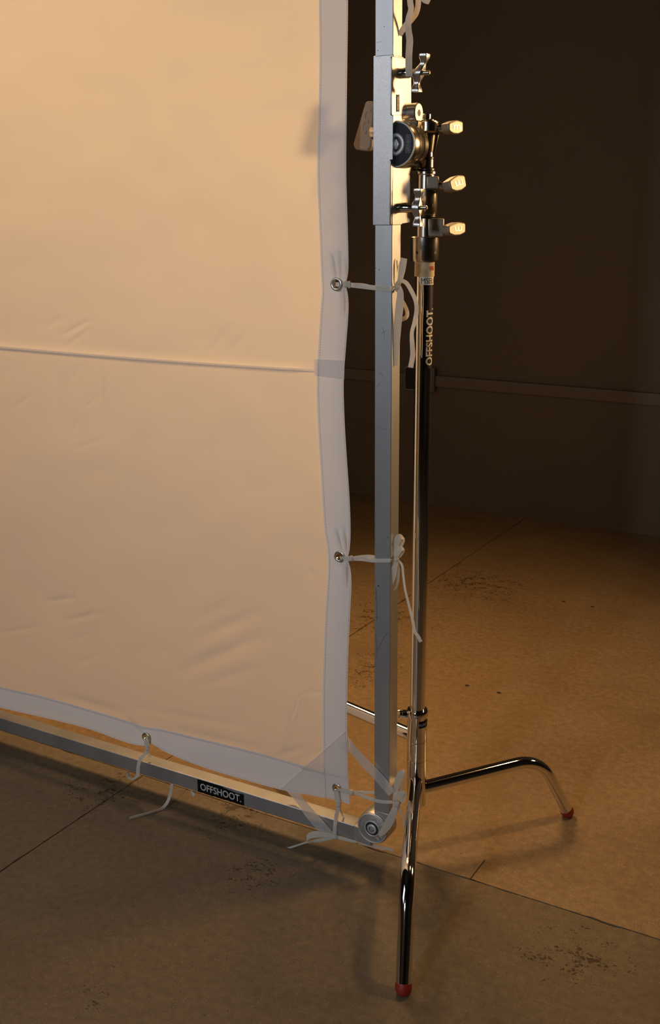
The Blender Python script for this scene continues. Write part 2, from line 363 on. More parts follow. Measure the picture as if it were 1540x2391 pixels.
# ================================================================ DIFFUSION FRAME
fr_a, fr_b = on_v(874.6, 60, VF), on_v(872.2, 1750, VF); dn = (fr_b - fr_a).normalized()
fr = thing('tube_framework', 'square grey aluminium tubes with round corner joint holding the white fabric', 'frame', V((fr_b.x, VF, 0)))
side = EV.cross(dn).normalized();
if side.x < 0: side = -side
top = fr_a - dn * 1.0; bot = on_v(873, 1893, VF)
def tubebox(a, b, e_in, name, parent=fr):
    bm = NB(); beam(bm, a + e_in * TW / 2 + EV * TW / 2, b + e_in * TW / 2 + EV * TW / 2, e_in, TW / 2, EV, TW / 2); return obj(name, bm, 'alu', parent, bevel=.0012)
up_tube = tubebox(top, bot, side, 'side_tube')
ba, bb = on_v(0, 1677, VF), on_v(826, 1928, VF); bd = (bb - ba).normalized(); bdn = EV.cross(bd); 
if bdn.z > 0: bdn = -bdn
low_tube = tubebox(ba - bd * 1.3, bb, bdn, 'bottom_tube')
# black printed sticker on the bottom tube
def on_bar(px, py): return on_v(px, py, VF - .0006)
sl, sr = on_bar(461, 1835), on_bar(569, 1867); c = (sl + sr) / 2; c = c - bdn * bdn.dot(c - ba) + bdn * (TW * .52) 
hw = (sr - sl).length / 2; hh = TW * .46
rg = random.Random(3); out = []
for k in range(25): x = -hw + 2 * hw * k / 24; out.append((x, hh - (0 if k < 14 else (.0022 if k < 16 else .0045 + .001 * math.sin(k))) ))
for k in range(25): x = hw - 2 * hw * k / 24; out.append((x, -hh + (.0 if rg.random() > .3 else .0012)))
bm = NB(); prism(bm, [c + bd * x - bdn * y for x, y in out], EV * .0007); stk = obj('sticker', bm, 'tapeblk', fr, label='black sticker with white lettering')
bm = text_bm('OFFSHOOT.', TW * .5, .012, sx=.84); k = hw * 1.76 / (max(v.co.x for v in bm.verts) - min(v.co.x for v in bm.verts))
for v in bm.verts: v.co.x *= k
place(bm, c - EV * .0005 + bd * .0005, bd, -bdn, -EV); obj('lettering', bm, 'white', stk)
# small dents / scratches on the side tube
bm = NB()
def scr(px0, py0, px1, py1, w=.5):
    a, b = on_v(px0, py0, VF - .0003), on_v(px1, py1, VF - .0003); d = (b - a).normalized(); n = d.cross(EV)
    q = [a, a + (b - a) * .5 + n * .0012, b]; m = px2m(a, w) / 2
    l = [bm.verts.new(p + n * m) for p in q]; r = [bm.verts.new(p - n * m) for p in q]
    for i in range(2): bm.faces.new((l[i], r[i], r[i + 1], l[i + 1]))
for s in ((877, 1380, 879, 1450), (879, 1450, 882, 1440), (880, 1520, 905, 1475), (877, 1370, 877, 1400), (893, 765, 897, 790), (889, 780, 902, 772), (878, 100, 893, 98), (877, 1480, 878, 1532), (885,1000,902,1004), (884,870,894,880), (880, 905, 886, 895)): scr(*s, w=.42)
obj('scratch', bm, 'darkplate', fr, label='fine dark scratches', kind='stuff')
bm = NB()
for s in ((883, 1368, 2), (885, 630, 1.3), (897, 62, 1), (882, 118, 1.2), (876, 626, 1), (905, 1254, 1.2)):
    c_ = on_v(s[0], s[1], VF); lathe(bm, c_, -EV, [(0, px2m(c_, s[2])), (.0003, px2m(c_, s[2]) * .8)], 12)
obj('dent', bm, 'darkplate', fr, label='tiny dark dents', kind='stuff')
# corner joint (two flat discs with a socket bolt)
jc = on_v(868.5, 1934.5, VF - .004); R = px2m(jc, 40)
bm = NB(); prof = [(0, R * .90), (.0015, R * .97), (.004, R), (.019, R), (.0195, R * .985), (.021, R * .985), (.0215, R), (.040, R), (.042, R * .96)]
lathe(bm, jc, EV, prof, 64); jt = obj('corner_joint', bm, 'cast', fr, smooth=35)
bm = NB(); torus(bm, jc - EV * .0002, EV, R * .90, .0018, 64, 8); torus(bm, jc - EV * .0002, EV, R * .47, .0022, 48, 8); obj('raised_ring', bm, 'zinc', jt, smooth=60)
bm = NB(); lathe(bm, jc, -EV, [(-.001, R * .43), (.0006, R * .43), (.0012, R * .40)], 40); obj('washer', bm, 'darkplate', jt, smooth=40)
bm = NB(); lathe(bm, jc, -EV, [(0, R * .30), (.003, R * .30), (.004, R * .26), (.0042, R * .17), (.001, R * .16)], 32); bl = obj('bolt', bm, 'zinc', jt, smooth=40)
bm = NB(); lathe(bm, jc, -EV, [(.001, R * .15), (.0035, R * .13), (.004, R * .08)], 6); obj('hex_socket', bm, 'cast', bl)
def arc_text(s, c, rad, a0, a1, h, ex, ey, ez, bold=.01):
    """letters laid along an arc, one mesh"""
    out = NB(); n = len(s)
    for i, ch in enumerate(s):
        if ch == ' ': continue
        a = math.radians(a0 + (a1 - a0) * (i / (n - 1) if n > 1 else .5)); t = text_bm(ch, h, bold)
        sg = -1 if a1 < a0 else 1
        rd = ex * math.cos(a) + ey * math.sin(a); tg = (ex * -math.sin(a) + ey * math.cos(a)) * sg
        place(t, c + rd * rad, tg, rd * (-1 if sg > 0 else 1), ez)
        r = bmesh.ops.extrude_face_region(t, geom=t.faces[:]); bmesh.ops.translate(t, verts=[g_ for g_ in r['geom'] if isinstance(g_, bmesh.types.BMVert)], vec=ez * .0009)
        me = bpy.data.meshes.new('tmp'); t.to_mesh(me); t.free(); out.from_mesh(me); bpy.data.meshes.remove(me)
    return out
obj('embossed_letters', arc_text('AVENGER', jc, R * .69, 75, -60, R * .24, EU, EZ, -EV), 'zinc', jt)
obj('embossed_mark', arc_text('||||||||||||', jc, R * .70, 125, 235, R * .11, EU, EZ, -EV, .0), 'zinc', jt)
bm = NB(); m = (bb + bdn * TW / 2 + EV * TW / 2)
prism(bm, [m + bd * x + bdn * y - EV * TW * .5 for x, y in ((-.001, -TW * .5), (.030, -TW * .42), (.040, TW * .55), (-.001, TW * .5))], EV * TW); obj('joint_arm', bm, 'cast', jt, bevel=.0015)
bm = NB(); m = bot + side * TW / 2
prism(bm, [m + side * x - dn * y for x, y in ((-TW * .5, .001), (TW * .5, .001), (TW * .5, -.02), (-TW * .5, -.03))], EV * TW); obj('joint_arm', bm, 'cast', jt, bevel=.0015)

# ================================================================ FABRIC
fab = thing('diffusion_fabric', 'large white diffusion fabric with wide hem and metal eyelets, glowing warm', 'fabric', V((-1.2, VFAB, .2)))
HI = smooth_curve([(-1100, 741), (-600, 742), (-250, 743), (0, 744), (150, 745), (300, 742), (400, 740), (520, 744), (640, 749), (680, 751), (720, 748), (800, 743), (860, 740), (920, 739), (1000, 742), (1100, 748), (1200, 754), (1240, 757), (1290, 764), (1330, 765), (1380, 762), (1450, 758), (1600, 753), (1700, 753), (1800, 754), (1900, 756)])
HO = smooth_curve([(-1100, 800), (-600, 812), (-250, 812), (0, 812), (100, 811), (250, 809), (400, 808), (520, 811), (600, 813), (640, 812), (664, 807), (690, 812), (730, 813), (800, 808), (870, 803), (920, 802), (1000, 805), (1080, 810), (1170, 816), (1240, 818), (1280, 816), (1303, 812), (1330, 818), (1365, 820), (1430, 817), (1540, 812), (1680, 809.5), (1760, 811), (1800, 812), (1840, 815), (1878, 816)])
BI = smooth_curve([(-900, 1365), (-450, 1490), (-200, 1552), (0, 1603), (100, 1626), (200, 1654), (290, 1681), (335, 1696), (380, 1703), (450, 1720), (600, 1757), (715, 1790), (760, 1803), (820, 1816)])
BO = smooth_curve([(-900, 1400), (-450, 1530), (-200, 1600), (0, 1652), (100, 1675), (200, 1700), (290, 1732), (330, 1741), (355, 1738), (390, 1758), (470, 1790), (560, 1818), (660, 1845), (760, 1863), (816, 1877)])
def seam(x): return 813 + .0745 * x + 3.2 * math.sin(x / 740 * math.pi) if x > 0 else 813 + .066 * x
WR = [  # x0,y0,x1,y1,width,amp(mm)
 (430, 1565, 600, 1490, 16, 3.2), (470, 1490, 600, 1430, 15, 2.4), (480, 1600, 590, 1560, 12, 1.6), (450, 1450, 540, 1405, 13, 1.2),
 (483, 836, 530, 765, 8, 2.0), (530, 836, 580, 770, 9, 1.6), (548, 1060, 580, 965, 7, 1.1), (470, 1070, 500, 1030, 7, .8),
 (150, 780, 215, 745, 6, 1.6), (155, 810, 205, 770, 6, 1.4), (110, 765, 145, 740, 7, 1.2), (165, 1020, 190, 975, 4, 1.0), (150, 870, 150, 1000, 4, .7), (130, 880, 145, 1040, 5, .7), (235, 860, 240, 960, 4, .6), (190, 960, 240, 915, 4, .7), (5, 900, 25, 850, 5, .8), (20, 960, 80, 920, 4, .6), (240, 1025, 170, 1050, 4, .6), (160, 895, 190, 855, 4, .7),
 (150, 1450, 235, 1430, 5, .9), (110, 1405, 175, 1395, 5, .9), (165, 1400, 172, 1370, 4, .7), (0, 1480, 90, 1462, 5, .8), (170, 1555, 230, 1530, 5, .6), (210, 1480, 150, 1500, 5, .5),
 (150, 1625, 290, 1665, 10, 1.8), (300, 1650, 590, 1700, 9, 1.0), (420, 1705, 600, 1745, 8, 1.2), (370, 1530, 395, 1515, 4, .6), (645, 1765, 720, 1745, 8, 1.4), (690, 1780, 745, 1750, 7, 1.2), (10, 40, 60, 160, 22, 1.0), (470, 455, 485, 448, 4, .5), (720, 1330, 735, 1345, 4, .5), (700, 1550, 750, 1480, 10, .8),
 (785, 664, 773, 600, 5, 2.6), (792, 655, 790, 590, 4, 2.2), (806, 655, 804, 610, 4, 1.6), (800, 672, 800, 740, 5, 2.6), (797, 1290, 782, 1240, 5, 2.6), (806, 1290, 800, 1235, 4, 2.2), (806, 1312, 806, 1370, 5, 2.8), (340, 1722, 300, 1680, 5, 1.2), (345, 1745, 410, 1760, 6, 1.6), (60, 1645, 200, 1680, 9, 1.8), (440, 1755, 600, 1800, 12, 1.8), (200, 1680, 320, 1722, 9, 1.2)]
def disp(px, py):
    p = V((px / 260, py / 260, 0)); d = .0035 * noise.noise(p) + .0016 * noise.noise(p * 3.1)
    for x0, y0, x1, y1, w, a in WR:
        if min(x0, x1) - 3 * w < px < max(x0, x1) + 3 * w and min(y0, y1) - 3 * w < py < max(y0, y1) + 3 * w:
            dx, dy = x1 - x0, y1 - y0; L2 = dx * dx + dy * dy; t = ((px - x0) * dx + (py - y0) * dy) / L2
            q = ((px - x0) * dy - (py - y0) * dx) / math.sqrt(L2); e = max(0, -t, t - 1) * math.sqrt(L2)
            tt = min(max(t, 0), 1)
            d += a * (.0014 if w > 5.5 else .0026) * math.exp(-(q / w) ** 2) * math.exp(-(e / (1.2 * w)) ** 2) * (.45 + .55 * math.sin(math.pi * tt))
    return d
def sheet(xs, ys, fn, voff, hole=None, m='panel', name='panel', bend=None, label=None):
    """grid a in xs(0..1), b in ys; fn(a,b)->px,py"""
    bm = NB(); rows = []; pxs = {}
    for b in ys:
        row = []
        for a in xs:
            px, py = fn(a, b); v = bm.verts.new(on_v(px, py, VFAB + voff - disp(px, py) - (bend(px, py) if bend else 0))); pxs[v] = (px, py); row.append(v)
        rows.append(row)
    for r, s in zip(rows, rows[1:]):
        for i in range(len(xs) - 1):
            q = (r[i], r[i + 1], s[i + 1], s[i])
            if hole:
                cx = sum(pxs[v][0] for v in q) / 4; cy = sum(pxs[v][1] for v in q) / 4
                if any(((cx - hx) / rx) ** 2 + ((cy - hy) / ry) ** 2 < 1 for hx, hy, rx, ry in hole): continue
            bm.faces.new(q)
    o = obj(name, bm, m, fab, smooth=180, label=label); return o
def nonuni(n_out, n_in): return [i / n_out * .45 for i in range(n_out)] + [.45 + .55 * i / n_in for i in range(n_in + 1)]
XA = nonuni(30, 170)
def fx(a, x1): return (-900 + (a / .45) * 900) if a < .45 else (0 + (a - .45) / .55 * x1)
def up_fn(a, b):
    # b 0..1: y from -1100 to seam
    y = -1100 + (b / .3) * 1100 if b < .3 else (b - .3) / .7 * 1.0
    if b < .3: py = y; x1 = lerp_curve(HI, py) + 3
    else:
        x1 = 744; px = fx(a, 744); py = y * seam(px); x1 = lerp_curve(HI, py) + 3
    px = fx(a, x1)
    return px, (py if b < .3 else y * seam(px))
def fold(px, py):
    d = seam(px) - py
    return -.0042 * math.exp(-(d / 12) ** 2) * min(1, max(.15, (742 - px) / 60)) if d > -2 else 0
sheet(XA, [i / 20 * .3 for i in range(20)] + [.3 + .7 * i / 165 for i in range(150)] + [.3 + .7 * (150 + i / 3) / 165 for i in range(46)], up_fn, -.0005, name='fabric_panel', bend=fold, label='upper panel of the fabric above the seam')
def lo_fn(a, b):
    px = fx(a, 750); y0 = seam(px) - 5; y1 = lerp_curve(BI, px) + 3; py = y0 + (y1 - y0) * b; px = fx(a, lerp_curve(HI, py) + 3)
    y0 = seam(px) - 5; y1 = lerp_curve(BI, px) + 3; return px, y0 + (y1 - y0) * b
sheet(XA, [i / 180 for i in range(181)], lo_fn, .0002, name='fabric_panel', label='lower panel of the fabric below the seam')
sheet([i / 60 for i in range(61)], [0, .5, 1], lambda a, b: (-300 + a * 1034, seam(-300 + a * 1034) - .5 + b * 2.8), -.0016, m='seamshade', name='seam_shade_strip', label='thin dark strip standing in for the shade under the fabric seam')  # the seam's thin shadow, put in as a strip of darker cloth
GR = [(784.5, 664, 13.5, 15.3), (792, 1300, 12.6, 14), (340.5, 1722, 10, 11.5), (785.5, 1841, 12, 12)]
holes = [(x, y, rx * .66, ry * .66) for x, y, rx, ry in GR]
NH = 26
def hem_fn(a, b):
    if b < .2: py = -1100 + b / .2 * 1100
    else: py = (b - .2) / .8 * 1870
    x0, x1 = lerp_curve(HI, py), lerp_curve(HO, py)
    px = x0 + (x1 - x0) * a
    if b >= .2: # bottom end follows bottom hem slope
        py += a * 8 * ((b - .2) / .8) ** 6 - (1 - a) * 12 * ((b - .2) / .8) ** 8
    return px, py
def edgeroll(px, py): return .0012
sheet([i / NH for i in range(NH + 1)], [i / 24 * .2 for i in range(24)] + [.2 + .8 * i / 680 for i in range(681)], hem_fn, -.002, hole=holes, m='hem', name='side_hem', label='opaque white side hem')
def bh_fn(a, b):
    px = -900 + (a / .3) * 900 if a < .3 else (a - .3) / .7 * 756
    y0, y1 = lerp_curve(BI, px), lerp_curve(BO, px); return px, y0 + (y1 - y0) * b
sheet([i / 30 * .3 for i in range(30)] + [.3 + .7 * i / 320 for i in range(321)], [i / 22 for i in range(23)], bh_fn, -.0012, hole=holes, m='hem', name='bottom_hem', label='opaque white bottom hem')
# corner gusset
def poly_sheet(pts, voff, m, name, label=None, n=14, hole=None):
    (a, b, c, d) = pts
    def f(s, t): return ((a[0] * (1 - s) + b[0] * s) * (1 - t) + (d[0] * (1 - s) + c[0] * s) * t, (a[1] * (1 - s) + b[1] * s) * (1 - t) + (d[1] * (1 - s) + c[1] * s) * t)
    return sheet([i / n for i in range(n + 1)], [i / n for i in range(n + 1)], f, voff, m=m, name=name, label=label, hole=hole)
poly_sheet([(655, 1842), (806, 1707), (815, 1876), (740, 1861)], -.0038, 'patch', 'corner_gusset', 'doubled corner piece of the hem', 60, holes)
poly_sheet([(701, 1796), (752, 1757), (756, 1806), (730, 1803)], -.0034, 'patch', 'corner_gusset')
poly_sheet([(733, 838), (804, 842), (803, 886), (733, 877)], -.0042, 'tape', 'seam_tape', 'bluish tape end across the side hem')
# grommets
for x, y, rx, ry in GR:
    c = on_v(x, y, VFAB - .0055 - disp(x, y)); r = px2m(c, ry) ; bm = NB(); torus(bm, c, EV, r * .80, r * .21, 40, 10, .55); gr = obj('eyelet', bm, 'castl', fab, smooth=180, label='steel eyelet ring')
    bm = NB(); lathe(bm, c + EV * .0004, EV, [(0, r * .64), (.004, r * .58), (.008, r * .62), (.0082, r * .9)], 32, cap=False); obj('eyelet_sleeve', bm, 'brass', gr, smooth=60)
# stitching
def stitches(curve_px, step, length, name='stitching', voff=-.0032):
    bm = NB(); P = curve_px; acc = 0
    for (x0, y0), (x1, y1) in zip(P, P[1:]):
        L = math.hypot(x1 - x0, y1 - y0)
        if L == 0: continue
        while acc < L:
            ta, tb = acc / L, (acc + length) / L
            xa, ya = x0 + (x1 - x0) * ta, y0 + (y1 - y0) * ta; xb, yb = x0 + (x1 - x0) * tb, y0 + (y1 - y0) * tb
            a = on_v(xa, ya, VFAB + voff - disp(xa, ya)); b = on_v(xb, yb, VFAB + voff - disp(xb, yb))
            d = (b - a).normalized(); n = d.cross(EV); beam(bm, a, b, n, .00026, EV, .0002); acc += step
        acc -= L
    return obj(name, bm, 'thread', fab, kind='stuff')
ys = [i * 12 for i in range(0, 156)]
stitches([(lerp_curve(HI, y) + 4.5, y) for y in ys], 6, 3.6)
stitches([(lerp_curve(HO, y) - 3, y) for y in ys], 6, 3.6)
xs = [i * 12 for i in range(0, 66)]
stitches([(x, lerp_curve(BI, x) + 4) for x in xs], 6, 3.6, voff=-.0024)
stitches([(x, lerp_curve(BO, x) - 3) for x in xs[:62]], 6, 3.6, voff=-.0024)
stitches([(655, 1843), (806, 1709)], 6, 3.8, voff=-.0052)
stitches([(757, 1795), (760, 1864)], 6, 3.8, voff=-.0052)
stitches([(700, 1793), (810, 1818)], 6, 3.8, voff=-.0052)
stitches([(742, 845), (742, 878)], 6, 3.8, voff=-.0056)

# ================================================================ RIBBON TIES
def ribbon(bm, pts, thick=.0011, nrm=None, uvl=None):
    """pts: (px,py,v,width_px,twist_deg)"""
    P = crom(pts, 7); C = [on_v(p[0], p[1], p[2]) for p in P]; n0 = (nrm or V((.42, -.9, .05))).normalized(); rings = []
    uvl = bm.loops.layers.uv.verify()
    for i, c in enumerate(C):
        t = (C[min(i + 1, len(C) - 1)] - C[max(i - 1, 0)]).normalized()
        w = t.cross(n0)
        if w.length < .15: w = t.cross(EV)
        w.normalize(); w = Matrix.Rotation(math.radians(P[i][4]), 3, t) @ w; nn = t.cross(w)
        if i and w.dot(pw) < 0: w = -w; nn = -nn
        pw = w; h = px2m(c, P[i][3]) / 2; k = thick / 2; e = min(.25, .6)
        rings.append([bm.verts.new(c + w * h + nn * k * .5), bm.verts.new(c + w * h * .5 + nn * k * 1.2), bm.verts.new(c + nn * k), bm.verts.new(c - w * h * .5 + nn * k * 1.2), bm.verts.new(c - w * h + nn * k * .5),
                      bm.verts.new(c - w * h - nn * k * .5), bm.verts.new(c - nn * k), bm.verts.new(c + w * h - nn * k * .5)])
    U = [0, .25, .5, .75, 1, 1, .5, 0]
    for i, (a, b) in enumerate(zip(rings, rings[1:])):
        for k in range(8):
            f = bm.faces.new((a[k], a[(k + 1) % 8], b[(k + 1) % 8], b[k]))
            for lp, (uu, vv) in zip(f.loops, ((U[k], i), (U[(k + 1) % 8], i), (U[(k + 1) % 8], i + 1), (U[k], i + 1))): lp[uvl].uv = (uu, vv * .1)
    bm.faces.new(rings[0][::-1]); bm.faces.new(rings[-1])
def knot(bm, px, py, v, rx, ry, rot=0, k=2.0):
    bm.loops.layers.uv.verify()
    c = on_v(px, py, v); r = bmesh.ops.create_uvsphere(bm, u_segments=16, v_segments=10, radius=1)
    a, b = px2m(c, rx), px2m(c, ry)
    for q in r['verts']:
        p = q.co.copy(); p = V([math.copysign(abs(t_) ** .6, t_) for t_ in p]); wv = 1 + .10 * math.sin(p.x * 11 + p.z * 2); x, z = p.x * a * .92, p.z * b * .9 * wv; cr, sr_ = math.cos(math.radians(rot)), math.sin(math.radians(rot))
        q.co = c + RX * (x * cr - z * sr_) + EZ * (x * sr_ + z * cr) + GX * p.y * a * .8
def tie(label, parts, knots, name='fabric_tie', loc=None):
    p0 = parts[0][1][0]; t = thing(name, label, 'ribbon tie', on_v(p0[0], p0[1], p0[2]), 'white cotton ties holding the fabric to the frame')
    for nm, pts in parts:
        bm = NB(); ribbon(bm, pts); obj(nm, bm, 'ribbon', t, smooth=50)
    for kk in knots:
        bm = NB(); knot(bm, *kk); obj('knot', bm, 'ribbon', t, smooth=180)
    return t
f0 = VF - .0022; fb = VFAB - .007
s1 = VF + .012  # beside the tube's lit side
tie('white cotton tie from the upper eyelet round the side tube, two long tails hanging', [
  ('strap', [(783, 664, fb + .006, 9, 0), (790, 664, fb, 11, 0), (806, 664, fb, 13, 0), (815, 665, fb, 11, 0), (832, 667, fb, 11, 5), (865, 671, f0 - .001, 11, 0), (905, 675, f0, 12, 0), (916, 675, f0 + .001, 10, 20), (924, 676, s1, 6, 40)]),
  ('strap', [(824, 665, fb - .001, 9, 0), (850, 666, fb, 8, 20), (868, 669, f0 + .004, 5, 40), (880, 672, VF + .004, 3, 60)]),
  ('loop', [(928, 672, s1 + .004, 7, 30), (933, 655, s1 + .004, 12, 10), (938, 630, s1 + .006, 16, 0), (941, 612, s1 + .008, 16, 0), (943, 603, s1 + .010, 15, 0)]),
  ('loop', [(921, 668, s1 + .002, 5, 60), (925, 645, s1 + .008, 5, 65), (930, 622, s1 + .010, 4, 65), (936, 606, s1 + .012, 4, 65)]),
  ('tail', [(930, 668, s1, 10, 0), (934, 685, s1 - .002, 15, 0), (933, 715, s1 - .002, 17, 0), (929, 745, s1 - .002, 18, 0), (925, 790, s1 - .002, 18, 0), (919, 853, s1 - .002, 17, 0)]),
  ('loop', [(930, 690, s1 + .012, 6, 40), (942, 708, s1 + .016, 8, 20), (950, 728, s1 + .018, 9, 10), (948, 740, s1 + .018, 10, 10), (938, 746, s1 + .012, 10, 0), (930, 748, s1 + .006, 8, 0)]),
  ('tail', [(924, 676, s1 - .003, 7, 40), (925, 664, s1 - .005, 8, 30), (935, 656, s1 - .003, 9, 20), (948, 661, s1, 10, 20), (960, 680, s1 + .004, 10, 10), (970, 703, s1 + .006, 10, 20), (972, 725, s1 + .006, 10, 0), (968, 750, s1 + .006, 11, 25), (961, 777, s1 + .006, 10, 30), (962, 805, s1 + .006, 11, 0), (963, 830, s1 + .006, 12, 0), (958, 858, s1 + .006, 12, 0)])],
  [(815, 665, fb - .001, 4, 9), (808, 664, fb - .002, 7, 8), (927, 674, s1 - .001, 5, 8)])
tie('white cotton tie from the middle eyelet, tied in a small bow beside the side tube', [
  ('strap', [(794, 1303, fb + .006, 9, 0), (801, 1304, fb, 10, 0), (812, 1304, fb, 12, 0), (820, 1304, fb, 10, 0), (845, 1306, fb, 9, 10), (870, 1309, f0, 9, 0), (905, 1309, f0, 9, 0), (914, 1308, f0 + .002, 6, 30), (921, 1306, s1, 4, 30)]),
  ('strap', [(824, 1303, fb - .001, 7, 0), (845, 1300, fb - .001, 8, 0), (866, 1300, fb + .001, 9, 0), (880, 1301, VF + .004, 6, 30)]),
  ('loop', [(924, 1303, s1, 7, 0), (922, 1288, s1 + .002, 11, 0), (925, 1268, s1 + .004, 15, 0), (932, 1255, s1 + .006, 17, -20), (940, 1257, s1 + .010, 9, -60), (940, 1264, s1 + .012, 10, -30), (932, 1278, s1 + .010, 12, 0), (926, 1300, s1 + .006, 7, 0)]),
  ('loop', [(926, 1304, s1 - .002, 7, 0), (928, 1292, s1 - .003, 11, 0), (934, 1282, s1 - .002, 15, -20), (941, 1284, s1 + .002, 8, -50), (939, 1290, s1 + .004, 8, -20), (928, 1303, s1 + .002, 7, 0)]),
  ('loop', [(925, 1310, s1 - .002, 9, 0), (921, 1325, s1 - .004, 13, 0), (916, 1345, s1 - .004, 16, 0), (911, 1365, s1 - .003, 12, 10), (914, 1378, s1, 4, 60), (922, 1376, s1 + .003, 5, 50), (928, 1360, s1 + .004, 6, 30), (930, 1335, s1 + .003, 6, 20), (927, 1312, s1 + .001, 6, 0)]),
  ('tail', [(929, 1308, s1, 5, 20), (938, 1320, s1 - .001, 6, 20), (941, 1345, s1 - .002, 6, 30), (945, 1375, s1 - .002, 6, 30), (952, 1405, s1 - .002, 6, 20), (962, 1445, s1 - .002, 7, 20), (968, 1475, s1 - .002, 7, 10), (975, 1485, s1 - .002, 8, 0), (982, 1499, s1 - .002, 8, 0)])],
  [(819, 1304, fb - .001, 6, 7), (925, 1306, s1 - .003, 7, 6)])
tie('white cotton tie hanging from above beside the top wing knob', [
  ('tail', [(955, -25, s1, 14, 0), (957, 5, s1 - .001, 14, 10), (959, 22, s1 - .001, 14, 20), (953, 45, s1 - .002, 14, 10), (953, 70, s1 - .002, 15, 0), (956, 95, s1 - .004, 16, 0), (954, 130, s1 - .006, 16, 0), (954, 178, s1 - .008, 16, 0)]),
  ('loop', [(970, -25, s1 + .012, 14, 0), (976, 0, s1 + .014, 13, 0), (972, 28, s1 + .014, 13, 10), (960, 45, s1 + .014, 14, 0), (945, 62, s1 + .012, 14, 0), (932, 82, s1 + .010, 12, 0)]),
  ('tail', [(978, -20, s1 + .004, 16, 0), (990, -4, s1 + .004, 18, 0), (999, 1, s1 + .004, 17, 0), (1003, 3, s1 + .004, 15, 0)])], [])
tie('white cotton tie of the corner eyelet running sideways to a bow on the upright tube', [
  ('strap', [(786, 1845, fb + .004, 7, 0), (792, 1845, fb - .002, 9, 0), (805, 1848, fb - .003, 11, 0), (816, 1849, fb - .003, 10, 0), (828, 1851, fb - .003, 8, 0), (850, 1860, f0 - .001, 8, 0), (880, 1870, f0 - .001, 9, 0), (907, 1873, f0 - .001, 8, 0), (916, 1872, f0, 7, 0)]),
  ('strap', [(820, 1849, fb, 6, 0), (850, 1850, fb + .002, 7, 0), (876, 1851, VF + .004, 7, 0)]),
  ('loop', [(920, 1872, f0, 8, 0), (922, 1855, f0, 10, 0), (927, 1830, f0 + .003, 14, 0), (935, 1808, f0 + .005, 16, 0), (943, 1802, f0 + .008, 8, -50), (946, 1815, f0 + .012, 6, -60), (940, 1835, f0 + .012, 7, -40), (930, 1850, f0 + .010, 8, 0), (922, 1870, f0 + .008, 7, 0)]),
  ('loop', [(922, 1872, f0 - .002, 9, 0), (930, 1860, f0 - .003, 12, 0), (936, 1853, f0 - .002, 15, 0), (944, 1857, f0 + .002, 12, -30), (938, 1870, f0 + .004, 10, 0), (926, 1876, f0, 8, 0)]),
  ('loop', [(924, 1878, f0 - .004, 11, 0), (919, 1895, f0 - .010, 16, 0), (908, 1920, f0 - .014, 20, 0), (894, 1942, f0 - .014, 15, 0), (887, 1951, f0 - .013, 7, 10), (898, 1943, f0 - .009, 9, 0), (915, 1915, f0 - .008, 10, 0), (927, 1885, f0 - .002, 8, 0)]),
  ('tail', [(930, 1878, f0 + .002, 4, 0), (936, 1895, f0 + .002, 4, 0), (941, 1915, f0 + .003, 4, 0), (943, 1930, f0 + .004, 4, 0)])],
  [(820, 1850, fb - .004, 6, 7), (924, 1876, f0 - .005, 9, 8)])
tie('white cotton tie of the corner eyelet running down to a bow under the bottom tube', [
  ('strap', [(785, 1845, fb + .002, 9, 0), (785, 1852, fb - .003, 12, 0), (787, 1866, fb - .004, 12, 0), (790, 1878, fb - .005, 9, 0), (786, 1900, f0 - .004, 9, 0), (782, 1925, f0 - .002, 9, 0), (781, 1950, f0 - .002, 9, 0)]),
  ('strap', [(791, 1882, fb, 4, 0), (797, 1897, fb + .006, 4, 0), (803, 1912, fb + .012, 4, 0)]),
  ('loop', [(782, 1954, f0 - .003, 8, 0), (765, 1950, f0 - .006, 12, 0), (740, 1948, f0 - .010, 17, 0), (722, 1952, f0 - .012, 13, 20), (717, 1960, f0 - .012, 6, 50), (722, 1966, f0 - .008, 7, 40), (745, 1962, f0 - .006, 9, 0), (778, 1956, f0 - .002, 7, 0)]),
  ('tail', [(784, 1955, f0 - .003, 8, 0), (800, 1958, f0 - .003, 9, 0), (815, 1962, f0 - .002, 8, 0), (832, 1966, f0, 6, 0)]),
  ('tail', [(780, 1957, f0 - .001, 3, 0), (745, 1962, f0 - .004, 3, 0), (715, 1967, f0 - .010, 4, 10), (690, 1975, f0 - .020, 4, 10), (664, 1983, f0 - .026, 5, 10)])],
  [(790, 1879, fb - .006, 7, 6), (783, 1954, f0 - .004, 6, 6)])
